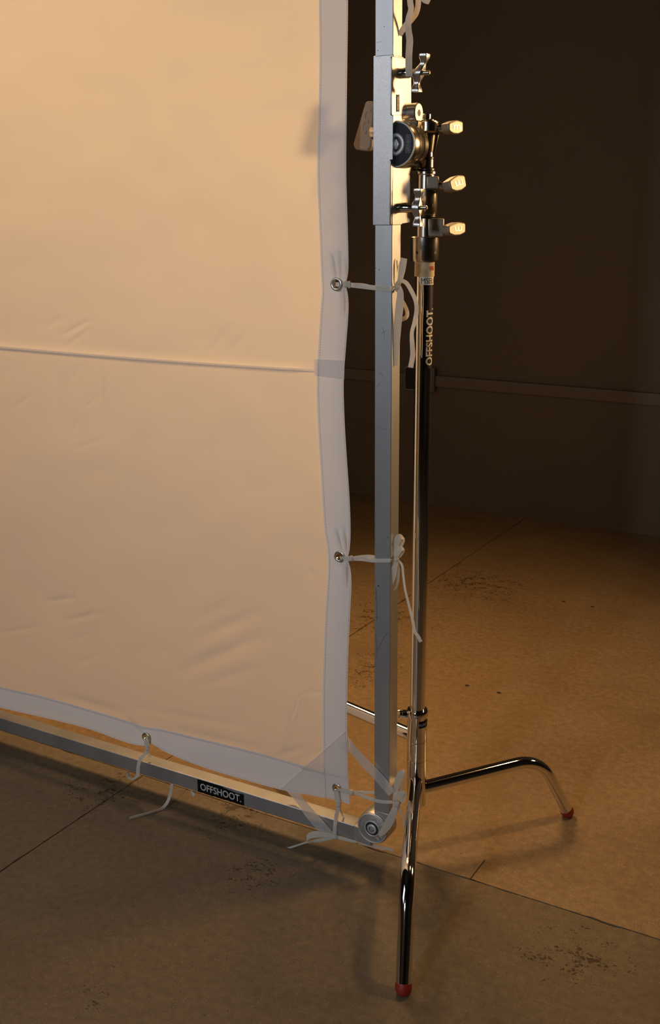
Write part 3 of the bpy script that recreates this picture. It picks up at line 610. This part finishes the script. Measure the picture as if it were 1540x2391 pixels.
tie('loose white cotton tie from the bottom hem eyelet, its tail lying on the floor', [
  ('strap', [(340, 1723, fb + .004, 8, 0), (341, 1728, fb - .003, 11, 0), (343, 1742, fb - .003, 12, 0), (344, 1750, fb - .002, 8, 10), (337, 1762, VF, 7, 20), (327, 1773, f0 - .002, 8, 10), (323, 1790, f0 - .002, 9, 0), (322, 1806, f0 - .003, 9, 0), (320, 1812, f0 - .006, 6, 30), (310, 1819, f0 - .006, 4, 60), (300, 1816, f0, 4, 60), (298, 1806, f0 + .008, 5, 40), (302, 1798, f0 + .016, 5, 40)]),
  ('tail', [(344, 1752, fb - .001, 5, 0), (347, 1760, fb + .002, 5, 20), (350, 1768, fb + .006, 6, 0)]),
  ('tail', [(401, 1825, f0 + .012, 6, 20), (400, 1840, f0 + .002, 7, 0), (397, 1856, f0 - .012, 7, 0), (390, 1874, f0 - .026, 7, 0), (377, 1888, on_z(377, 1888, .004).y, 8, -20), (355, 1896, on_z(355, 1896, .004).y, 9, -30), (330, 1903, on_z(330, 1903, .004).y, 10, -30), (302, 1911, on_z(302, 1911, .004).y, 11, -30)]),
  ('tail', [(446, 1848, f0 + .010, 7, 0), (450, 1853, f0 + .006, 7, 0), (454, 1858, f0 + .004, 6, 0)])],
  [(344, 1747, fb - .003, 5, 7)])
# sheer webbing
def strap_px(name, pts, m, lab, thick=.0006):
    bm = NB(); ribbon(bm, pts, thick, nrm=-EV); o = obj(name, bm, m, smooth=60, origin=on_v(*pts[0][:3])); return tag(o, lab, 'strap', 'sheer webbing straps at the frame corner')
strap_px('webbing_strap', [(800, 1722, VFAB + .003, 27, 0), (816, 1742, VFAB + .002, 27, 0), (850, 1780, VF - .005, 27, 0), (885, 1817, VF - .005, 27, 0), (915, 1852, VF - .005, 25, 0)], 'sheer', 'sheer pale webbing strap slanting across the side tube beside the hem')
strap_px('webbing_strap', [(672, 1835, VFAB + .004, 27, 0), (692, 1858, VFAB + .002, 28, 0), (715, 1890, VF - .005, 30, 0), (745, 1925, VF - .005, 32, 0), (770, 1952, VF - .005, 30, 0)], 'sheer', 'sheer pale webbing strap slanting across the bottom tube below the hem')
strap_px('webbing_strap', [(835, 1968, VF + .005, 8, 0), (870, 1975, VF + .008, 9, 0), (918, 1985, VF + .010, 9, 0)], 'sheer', 'short sheer webbing end sticking out below the corner joint')

# ================================================================ FRAME BRACKET (sleeve on side tube)
br = thing('frame_bracket', 'silver sleeve bracket with two wing knobs and a round pivot on the side tube', 'bracket', on_v(872, 527, VF))
ex = side; t_ = .0022; s_top, s_bot = on_v(873.5, 131, VF - t_), on_v(872, 526, VF - t_)
a = s_top - ex * t_; b = s_bot - ex * t_; WS = TW + 2 * t_
bm = NB(); sq = lambda p, i: [bm.verts.new(p + ex * (WS / 2 + sx_ * (WS / 2 - i)) + EV * (WS / 2 + sy_ * (WS / 2 - i))) for sx_, sy_ in ((-1, -1), (1, -1), (1, 1), (-1, 1))]
oa, ob, ia, ib = sq(a, 0), sq(b, 0), sq(a, t_ * .9), sq(b, t_ * .9)
for i in range(4):
    j = (i + 1) % 4; bm.faces.new((oa[i], oa[j], ob[j], ob[i])); bm.faces.new((ia[j], ia[i], ib[i], ib[j])); bm.faces.new((oa[j], oa[i], ia[i], ia[j])); bm.faces.new((ob[i], ob[j], ib[j], ib[i]))
obj('sleeve', bm, 'sleeve', br, bevel=.0009)
def face_pt(px, py): # on +u face of sleeve
    u = a.x + WS; return on_u(px, py, u)
UFS = a.x + WS + .001
def pu(px, py, du=0): return on_u(px, py, UFS + du)
def side_plate(pts, name, du=0, thick=.003, r=.006, m='sleeve', parent=br, lab=None):
    q = [pu(x, y, du) for x, y in pts]; q2 = rounded([(p.y, p.z) for p in q], r); bm = NB()
    prism(bm, [V((UFS + du, p.x, p.y)) for p in q2], EU * -thick); return obj(name, bm, m, parent, bevel=.0008, label=lab)
VB = VF + .072
yv = lambda px, py: (px, py)
side_plate([(914, 131), (959.5, 138), (960, 268), (914, 270)], 'side_plate', r=.004)
side_plate([(912, 372), (975, 374), (975, 398), (957, 402), (957, 520), (912, 526)], 'side_plate', r=.004)
# printed label
lp = [pu(924.8, 221, .0006), pu(932, 221, .0006), pu(932, 261, .0006), pu(924.8, 261, .0006)]
bm = NB(); prism(bm, lp, EU * -.0005); lb = obj('label_plate', bm, 'tapeblk', br, label='small black name label')
c = sum(lp, V()) / 4; hgt = abs(lp[0].z - lp[2].z); wid = abs(lp[0].y - lp[1].y)
bm = text_bm('AVENGER', wid * .5, .01); k = hgt * .8 / (max(v.co.x for v in bm.verts) - min(v.co.x for v in bm.verts))
for v in bm.verts: v.co.x *= k
place(bm, c + EU * .0003, EZ, -EV, EU); obj('lettering', bm, 'white', lb)
bm = text_bm('||||||||', .0012, 0, sx=2.2); place(bm, pu(928.5, 207, .0005), EZ * 1.0, -EV, EU); obj('lettering', bm, 'black', br)
# pivot disc
dc = on_v(921.5, 337, VF + .010); R = px2m(dc, 53)
bm = NB(); lathe(bm, dc, EV, [(0, R * .93), (.0008, R * .97), (.003, R), (.018, R), (.0185, R * .985), (.0195, R * .985), (.020, R), (.036, R), (.038, R * .97)], 72); pv = obj('pivot_disc', bm, 'brass', br, smooth=35)
bm = NB(); lathe(bm, dc, -EV, [(-.0005, R * .93), (.0006, R * .93), (.0009, R * .91)], 64); fp = obj('face_plate', bm, 'darkplate', pv, smooth=35, label='dark graphite face plate')
bm = NB(); torus(bm, dc, EV, R * .95, .0016, 72, 8); torus(bm, dc - EV * .0012, EV, R * .40, .0032, 48, 8, .5); obj('rim_ring', bm, 'zinc', pv, smooth=60)
bm = NB(); lathe(bm, dc, -EV, [(0, R * .36), (.0012, R * .36)], 40); obj('bolt_recess', bm, 'black', pv)
bm = NB(); lathe(bm, dc, -EV, [(0, R * .25), (.003, R * .25), (.004, R * .21)], 6); lathe(bm, dc, -EV, [(.0035, R * .17), (.005, R * .15)], 24); obj('bolt', bm, 'zinc', pv, bevel=.0006)
lc = dc + EU * (R * .66) - EV * .0012; lh = R * .74; lw = R * .2; bm = NB()
for (p, q, e, w) in ((lc + EZ * lh / 2, lc - EZ * lh / 2, EU, lw / 2),):
    for sgn in (-1, 1): beam(bm, p + e * w * sgn, q + e * w * sgn, EU, .0003, EV, .0002)
    for zz in (p, q): beam(bm, zz - e * w, zz + e * w, EZ, .0003, EV, .0002)
obj('label_outline', bm, 'ink', fp)
bm = text_bm('AVENGER', lw * .62, .005); k = lh * .9 / (max(v.co.x for v in bm.verts) - min(v.co.x for v in bm.verts))
for v in bm.verts: v.co.x *= k
place(bm, lc - EV * .0001, -EZ, EU, -EV); obj('lettering', bm, 'ink', fp)
# wing knobs, axis along +u
def wing(hpx, hub0, tipx, tilt, ctr, H):
    """hub0/tipx: pixel x of hub start and screw tip at pixel row hpx"""
    vv = VF + .022; A = on_v(hub0, hpx, vv); A = V((UFS - .001, vv, A.z)); C_ = on_v(ctr, hpx, vv); T = on_v(tipx, hpx - 1, vv)
    bm = NB(); Lh = C_.x - A.x - .002; lathe(bm, A, EU, [(0, .0085), (Lh * .45, .0085), (Lh * .5, .0075), (Lh, .0075)], 28); kb = obj('wing_knob', bm, 'chrome', br, smooth=35)
    # S curved wings : closed outline in (u,z) extruded in v
    n = 40; h = px2m(C_, H) / 2; bm = NB(); rings = []
    for i in range(n + 1):
        s = -1 + 2 * i / n; wdt = .0078 * (1 - .30 * math.exp(-((abs(s) - .55) / .2) ** 2)); off = tilt * math.copysign(min(1, abs(s) * 1.6), s) * .0065 - .0015 * math.cos(s * math.pi)
        dpt = .0095 * (.70 + .30 * math.cos(s * 2 * math.pi)) ; dpt *= 1 - .12 * max(0, (abs(s) - .85) / .15)
        sec = rounded([(-wdt, -dpt), (wdt * .75, -dpt * .92), (wdt * .75, dpt), (-wdt, dpt)], .002, 3)
        rings.append([bm.verts.new(C_ + EU * (p.x + off) + EV * p.y + EZ * (s * h)) for p in sec])
    for p, q in zip(rings, rings[1:]):
        for k in range(len(p)): bm.faces.new((p[k], p[(k + 1) % len(p)], q[(k + 1) % len(p)], q[k]))
    bm.faces.new(rings[0][::-1]); bm.faces.new(rings[-1]); obj('wings', bm, 'castl', kb, smooth=35)
    bm = NB(); lathe(bm, C_, EU, [(0, .0036), (T.x - C_.x - .001, .0036), (T.x - C_.x, .0026)], 20); obj('screw', bm, 'brass', kb, smooth=35)
wing(171, 940, 1003, 1, 981, 82); wing(485, 934, 997, 0, 976, 84)

# ================================================================ LIGHT STAND
base_pt = V((0, 0, 0)); YC = None
# the column stands on the vertical plane facing the camera through (.,VCOL)
c0 = on_v(981, 1200, VCOL); PN = GX.copy()
ax_t = on_pl(993.5, 450, c0, PN); ax_b = on_pl(970.5, 1850, c0, PN); ax_d = (ax_b - ax_t).normalized()
def ax(py):
    # point on axis whose projection has row py (search)
    lo, hi = -1.2, 3.0
    for _ in range(50):
        m = (lo + hi) / 2
        if proj(ax_t + ax_d * m)[1] < py: lo = m
        else: hi = m
    return ax_t + ax_d * lo
foot_base = ax(1850); foot_base = V((foot_base.x, foot_base.y, 0))
st = thing('light_stand', 'chrome steel column stand with three bent legs and red rubber feet', 'stand', foot_base)
def lpx(name, prof, m, parent=st, n=48, dx=0, **k):
    bm = NB(); p0 = ax(prof[0][0]); off = px2m(p0, dx); o = p0 + RX * off
    lathe(bm, o, ax_d, [((ax(y) - p0).dot(ax_d), px2m(ax(y), w)) for y, w in prof], n); return obj(name, bm, m, parent, smooth=35, **k)
column = lpx('column_tube', [(600, 20.6), (1660, 20.0 * depth(ax(600)) / depth(ax(1660)) * 1.0)], 'chrome', n=64)
sl_r = 20.2
slv = lpx('base_sleeve', [(1655, 23), (1658, 25), (1669, 25), (1672, 23.2), (1725, 23.2), (1725.5, 22.8), (1727, 22.8), (1727.5, 23.2), (1769, 23.2), (1769.5, 22.8), (1771, 22.8), (1771.5, 23.2), (1874, 23)], 'chrome', n=64)
bm = NB(); c = ax(1683); r = px2m(c, 23.3)
def cyl_patch(bm, y0, y1, a0, a1, r, n=24, lift=.0004):
    """part cylinder sheet round the column; angles measured from the camera-facing direction, + to the right"""
    g_ = []; p0, p1 = ax(y0), ax(y1)
    for i in range(n + 1):
        a = math.radians(a0 + (a1 - a0) * i / n); d = -GX * math.cos(a) + RX * math.sin(a); g_.append((bm.verts.new(p0 + d * (r + lift)), bm.verts.new(p1 + d * (r + lift))))
    for p, q in zip(g_, g_[1:]): bm.faces.new((p[0], q[0], q[1], p[1]))
cyl_patch(bm, 1676, 1691, 6, 85, r); lbb = obj('base_label', bm, 'tapeblk', slv, label='small black label')
def cyl_text(s, yc, ang, hh, r, length, vertical=False, bold=.012, up=True):
    bm = text_bm(s, hh, bold); k = length / (max(v.co.x for v in bm.verts) - min(v.co.x for v in bm.verts)); c = ax(yc)
    bmesh.ops.subdivide_edges(bm, edges=bm.edges, cuts=1)
    for v in bm.verts:
        x, y = v.co.x * k, v.co.y
        if vertical: along, arc = -x, y          # reads upward, tops to the left
        else: along, arc = -y, x
        if vertical: arc = -y
        a = math.radians(ang) + arc / r; v.co = c + ax_d * along + (-GX * math.cos(a) + RX * math.sin(a)) * (r + .0009)
    return bm
obj('lettering', cyl_text('MANFROTTO', 1683.5, 42, .006, r, .03, bold=0), 'ink', slv)
cr = px2m(ax(700), 20.6)
bm = NB(); cyl_patch(bm, 664, 858, 4, 150, cr); sk2 = obj('sticker', bm, 'tapeblk', column, label='black wrap-around sticker with white lettering')
obj('lettering', cyl_text('OFFSHOOT.', 785, 40, .0175 * .93, cr, abs((ax(852) - ax(718)).length) * .99, True, .03), 'white', column)
# ---- top collars
lpx('paper_band', [(610, 23.4), (645, 23.2)], 'paper', dx=0, label='worn tan paper band')
bm = NB(); r2 = px2m(ax(628), 23.4)
for i in range(9): 
    y = 620 + i % 3 * 2.6; a = 25 + i * 4.2; cyl_patch(bm, y, y + 4 + (i % 4) * 1.3, a, a + 4.6, r2, 2, .0005)
obj('red_mark', bm, 'redink', st, kind='stuff')
bm = NB(); cyl_patch(bm, 644, 664, -35, 85, cr, lift=.0007); obj('white_label', bm, 'white', st, label='white paper label with black letters')
obj('lettering', cyl_text('MSELC', 654.5, 32, .0098, cr + .0004, .033, bold=0), 'black', st)
lpx('lower_barrel', [(552, 31), (554, 33), (606, 32.5), (610, 31)], 'brass')
bm = NB()
for a, y, w in ((-38, 589, 32.6), (42, 589, 32.6), (35, 479, 27)):
    bm = NB(); c = ax(y); d = -GX * math.cos(math.radians(a)) + RX * math.sin(math.radians(a)); lathe(bm, c + d * (px2m(c, w) - .001), d, [(0, .0028), (.0013, .0028)], 16)
    obj('set_screw_hole', bm, 'black', st)
lpx('inner_riser', [(440, 17), (556, 17.5)], 'brass'); lpx('lower_casting', [(508, 19), (510, 21), (550, 21.5), (553, 21.5)], 'brass')
lpx('rubber_ring', [(501, 22), (503, 24.5), (506, 24.5), (508, 22)], 'black')
lpx('middle_barrel', [(441, 25), (443, 27.2), (499, 27.2), (502, 25.5)], 'brass')
lpx('upper_casting', [(399, 20), (401, 23), (406, 23), (409, 20), (441, 20)], 'brass')
lpx('rubber_ring', [(392, 17), (394, 20), (398, 20), (400, 18)], 'black')
lpx('top_spigot', [(330, 15.5), (372, 15.5), (373, 17.3), (391, 17.3), (392, 16), (400, 16)], 'brass')
lpx('rubber_ring', [(366, 16), (368, 18), (371, 18), (372.5, 16)], 'black')
def lug(y0, y1, x0, x1, nm='knob_lug'):
    c = ax((y0 + y1) / 2); q = proj(c)[0]; a = px2m(c, x0 - q); b = px2m(c, x1 - q); h = (ax(y0) - ax(y1)).length / 2
    bm = NB(); beam(bm, c + RX * a - GX * .004, c + RX * b - GX * .004, ax_d, h, GX, .012); obj(nm, bm, 'worn', st, bevel=.002)
lug(412, 441, 993, 1022); lug(510, 552, 996, 1034)
LETTER = {}
def tknob(x0, x1, yc, hpx, ang, flip, parent=st, yscrew=None, taper=1):
    """die-cast T handle: x0..x1 pixel extent, pointing right"""
    c = on_pl((x0 + x1) / 2, yc, c0 - GX * .006, PN); L = px2m(c, x1 - x0); h = px2m(c, hpx) / 2
    rx = (RX * math.cos(math.radians(ang)) + EZ * math.sin(math.radians(ang))).normalized(); up = rx.cross(GX); up = -up if up.z < 0 else up
    s0 = ax(yscrew or yc); bm = NB(); aa = s0 + RX * .012 - GX * .004; bb_ = c - rx * L * .42; dd = bb_ - aa
    lathe(bm, aa, dd, [(0, .0085), (dd.length * .45, .0085), (dd.length * .5, .0062), (dd.length, .0062)], 24); kn = obj('knob', bm, 'brass', parent, smooth=35)
    o2 = rounded([(-.5 * L, -.55 * h), (-.2 * L, -h * .95), (.15 * L, -1.0 * h), (.5 * L, -.68 * h), (.52 * L, .75 * h), (.1 * L, 1.0 * h), (-.22 * L, .78 * h), (-.5 * L, .55 * h)], .004, 4)
    th = math.radians(46); q = Matrix.Rotation(th, 3, up); fn = q @ (-GX); rx2 = q @ rx; TH = .0185
    if rx2.dot(GX) < 0: q = Matrix.Rotation(-th, 3, up); fn = q @ (-GX); rx2 = q @ rx
    ks = (L - TH * math.sin(th)) / (L * math.cos(th)); rx2 = rx2 * ks
    bm = NB(); prism(bm, [c + rx2 * p.x + up * p.y - fn * TH / 2 for p in o2], fn * TH); hd = obj('handle', bm, 'knobm', kn, bevel=.0022); L = L * ks; rx2 = rx2.normalized()
    t = text_bm('m', h * .66, .0); sg = -1 if flip else 1
    r = bmesh.ops.extrude_face_region(t, geom=t.faces[:]); bmesh.ops.translate(t, verts=[q for q in r['geom'] if isinstance(q, bmesh.types.BMVert)], vec=V((0, 0, .0006)))
    for v in t.verts: v.co.x *= 1.75
    place(t, c + fn * (TH / 2 - .0002) + rx2 * L * .05, rx2 * sg, up * sg, fn); obj('emblem', t, 'cast', hd, label='embossed letter emblem')
tknob(1027, 1082, 298, 32, 4, False, yscrew=298); tknob(1030, 1089, 430, 36, 14, True, yscrew=425); tknob(1027, 1088, 535, 31, 4, True, yscrew=533)
# small base screw, left of the sleeve
c = ax(1667); bm = NB(); lathe(bm, c - RX * px2m(c, 22), -RX, [(0, .0085), (.011, .0085), (.0115, .0065), (.016, .0065), (.0165, .010), (.020, .0095)], 28); obj('base_screw', bm, 'chrome', st, smooth=35)
# ---- legs
LR = .0138
ftR, ftF = on_z(1328, 1905), on_z(940.5, 2326)
def leg(start_py, direction, R_out, z_foot, rb, zb, start_off=.0):
    s = ax(start_py); o = V((s.x, s.y, 0)); d = V((direction.x, direction.y, 0)).normalized()
    P0 = s + d * start_off; Cn = o + d * rb + EZ * zb; E = o + d * R_out + EZ * z_foot
    a = (P0 - Cn).normalized(); b = (E - Cn).normalized(); bl = .058
    pts = [P0 + (Cn + a * bl - P0) * t / 8 for t in range(8)] + [(1 - t) ** 2 * (Cn + a * bl) + 2 * t * (1 - t) * Cn + t * t * (Cn + b * bl) for t in [k / 12 for k in range(13)]]
    e2 = Cn + b * bl; pts += [e2 + (E - b * .014 - e2) * t / 5 for t in range(1, 6)]
    bm = NB(); tube(bm, pts, LR, 28); lg = obj('leg', bm, 'chrome', st, smooth=50)
    bm = NB(); q = E - b * .014; R_ = LR + .0008
    lathe(bm, q - b * .006, b, [(0, R_ * .98), (.008, R_)] + [(.008 + R_ * math.sin(t), max(R_ * math.cos(t), .0004)) for t in [k / 8 * 1.5708 for k in range(1, 9)]], 28); obj('rubber_foot', bm, 'rubber', lg, smooth=60, label='red rubber foot cap')
    return P0, Cn, E
o_ = ax(1845); dR = V((ftR.x - o_.x, ftR.y - o_.y, 0)).normalized(); nR = V((-dR.y, dR.x, 0)); Cr = on_pl(1257, 1771, o_, nR)
rbR = (Cr - V((o_.x, o_.y, Cr.z))).length; Rr = (V((ftR.x, ftR.y, 0)) - V((o_.x, o_.y, 0))).length
print('LEG right R', Rr, 'rb', rbR, 'zb', Cr.z, 'start z', o_.z)
leg(1843, dR, Rr, .002, rbR, Cr.z)
o_ = ax(1800); dF = V((ftF.x - o_.x, ftF.y - o_.y, 0)); Rf = dF.length; nF = V((-dF.y, dF.x, 0)).normalized()
print('LEG front R', Rf, 'start z', o_.z)
zbF = o_.z + .012; rbF = Rf - (Rr - rbR) * 1.0
P = leg(1818, dF, Rf, .002, rbF, Cr.z + .02, .005); print('front corner px', proj(P[1]), proj(P[0]))
azL = math.radians(168); dL = V((math.cos(azL), math.sin(azL), 0)); P = leg(1722, dL, Rr + .03, .002, rbR + .03, ax(1722).z + (Cr.z - ax(1843).z)*.6, .0)
print('left', proj(P[0]), proj(P[1]), proj(P[2]))

# ================================================================ GRIP HEAD (between bracket pivot and stand)
gh = thing('grip_head', 'worn steel grip head with long lever handle joining the pivot disc to the stand top', 'grip head', ax(330))
hc = on_pl(999, 297, c0, PN); aw = ax_d
def lg2(prof, m, name, cx, **k):
    p0 = on_pl(cx, prof[0][0], c0, PN); bm = NB(); lathe(bm, p0, ax_d, [((on_pl(cx, y, c0, PN) - p0).dot(ax_d), px2m(p0, w)) for y, w in prof], 40); return obj(name, bm, m, gh, smooth=35, **k)
lg2([(266, 9), (267, 10.5), (279, 10.5)], 'brass', 'stud', 995.5); lg2([(278, 15), (280, 18), (284, 18.5)], 'brass', 'top_washer', 996)
lg2([(283, 24), (286, 26), (307, 26), (311, 23)], 'brass', 'receiver_collar', 999); lg2([(308, 21), (340, 17), (366, 13.5)], 'brass', 'tapered_receiver', 997)
bm = NB(); prism(bm, [on_pl(x, y, c0, PN) - GX * .002 for x, y in ((1008, 306), (1026, 306), (1012, 366), (1006, 366))], GX * .005); obj('rib', bm, 'brass', gh, bevel=.001)
# knuckle behind the disc
kc = dc + EV * .048; 
bm = NB(); lathe(bm, kc, EV, [(0, R * .9), (.012, R * .9), (.014, R * .8), (.026, R * .75), (.028, R * .7)], 48); obj('rear_jaw', bm, 'brass', gh, smooth=35)
bm = NB(); pA = kc + EV * .014 + EU * .01; pB = V((hc.x, hc.y, hc.z)); dd = pB - pA; beam(bm, pA, pB, EZ, .012, GX, .009); obj('neck', bm, 'brass', gh, bevel=.002)
c = on_v(968, 264, VF + .060); bm = NB(); lathe(bm, c - EU * .02, EU, [(0, .015), (.002, .0165), (.026, .0165), (.028, .015)], 36); obj('axle_cap', bm, 'castl', gh, smooth=35)
bm = NB(); lathe(bm, c - EU * .02, EU, [(.0275, .006), (.0285, .006)], 6); obj('hex_socket', bm, 'black', gh)
bm = NB(); beam(bm, c - EZ * .012, c - EZ * .045, EU, .010, EV, .009); obj('axle_block', bm, 'brass', gh, bevel=.002)
# lever handle on the left, seen past the sleeve
vh = VF + .062
o2 = rounded([(852, 237), (872, 236), (873, 250), (866, 343), (858, 353.5), (828, 349), (823, 338)], 5, 4)
bm = NB(); prism(bm, [on_v(p.x, p.y, vh) for p in o2], EV * .016); lv = obj('lever_handle', bm, 'leverm', gh, bevel=.003)
t = text_bm('m', .020, .0); bmesh.ops.translate(t, verts=t.verts, vec=V((0, 0, 0)))
r = bmesh.ops.extrude_face_region(t, geom=t.faces[:]); bmesh.ops.translate(t, verts=[q for q in r['geom'] if isinstance(q, bmesh.types.BMVert)], vec=V((0, 0, .0007)))
a = on_v(861, 252, vh); b = on_v(848, 312, vh); dd = (b - a).normalized(); k = (b - a).length / (max(v.co.x for v in t.verts) - min(v.co.x for v in t.verts))
place(t, (a + b) / 2 - EV * .0002, dd * k, EV.cross(dd) * .5, -EV); obj('emblem', t, 'leverm', lv, label='embossed letter emblem')
c = on_v(876, 308, vh + .008); bm = NB(); lathe(bm, c - EU * .006, EU, [(0, .012), (.012, .012), (.014, .009), (.07, .009)], 28); obj('clamp_screw', bm, 'brass', gh, smooth=35)
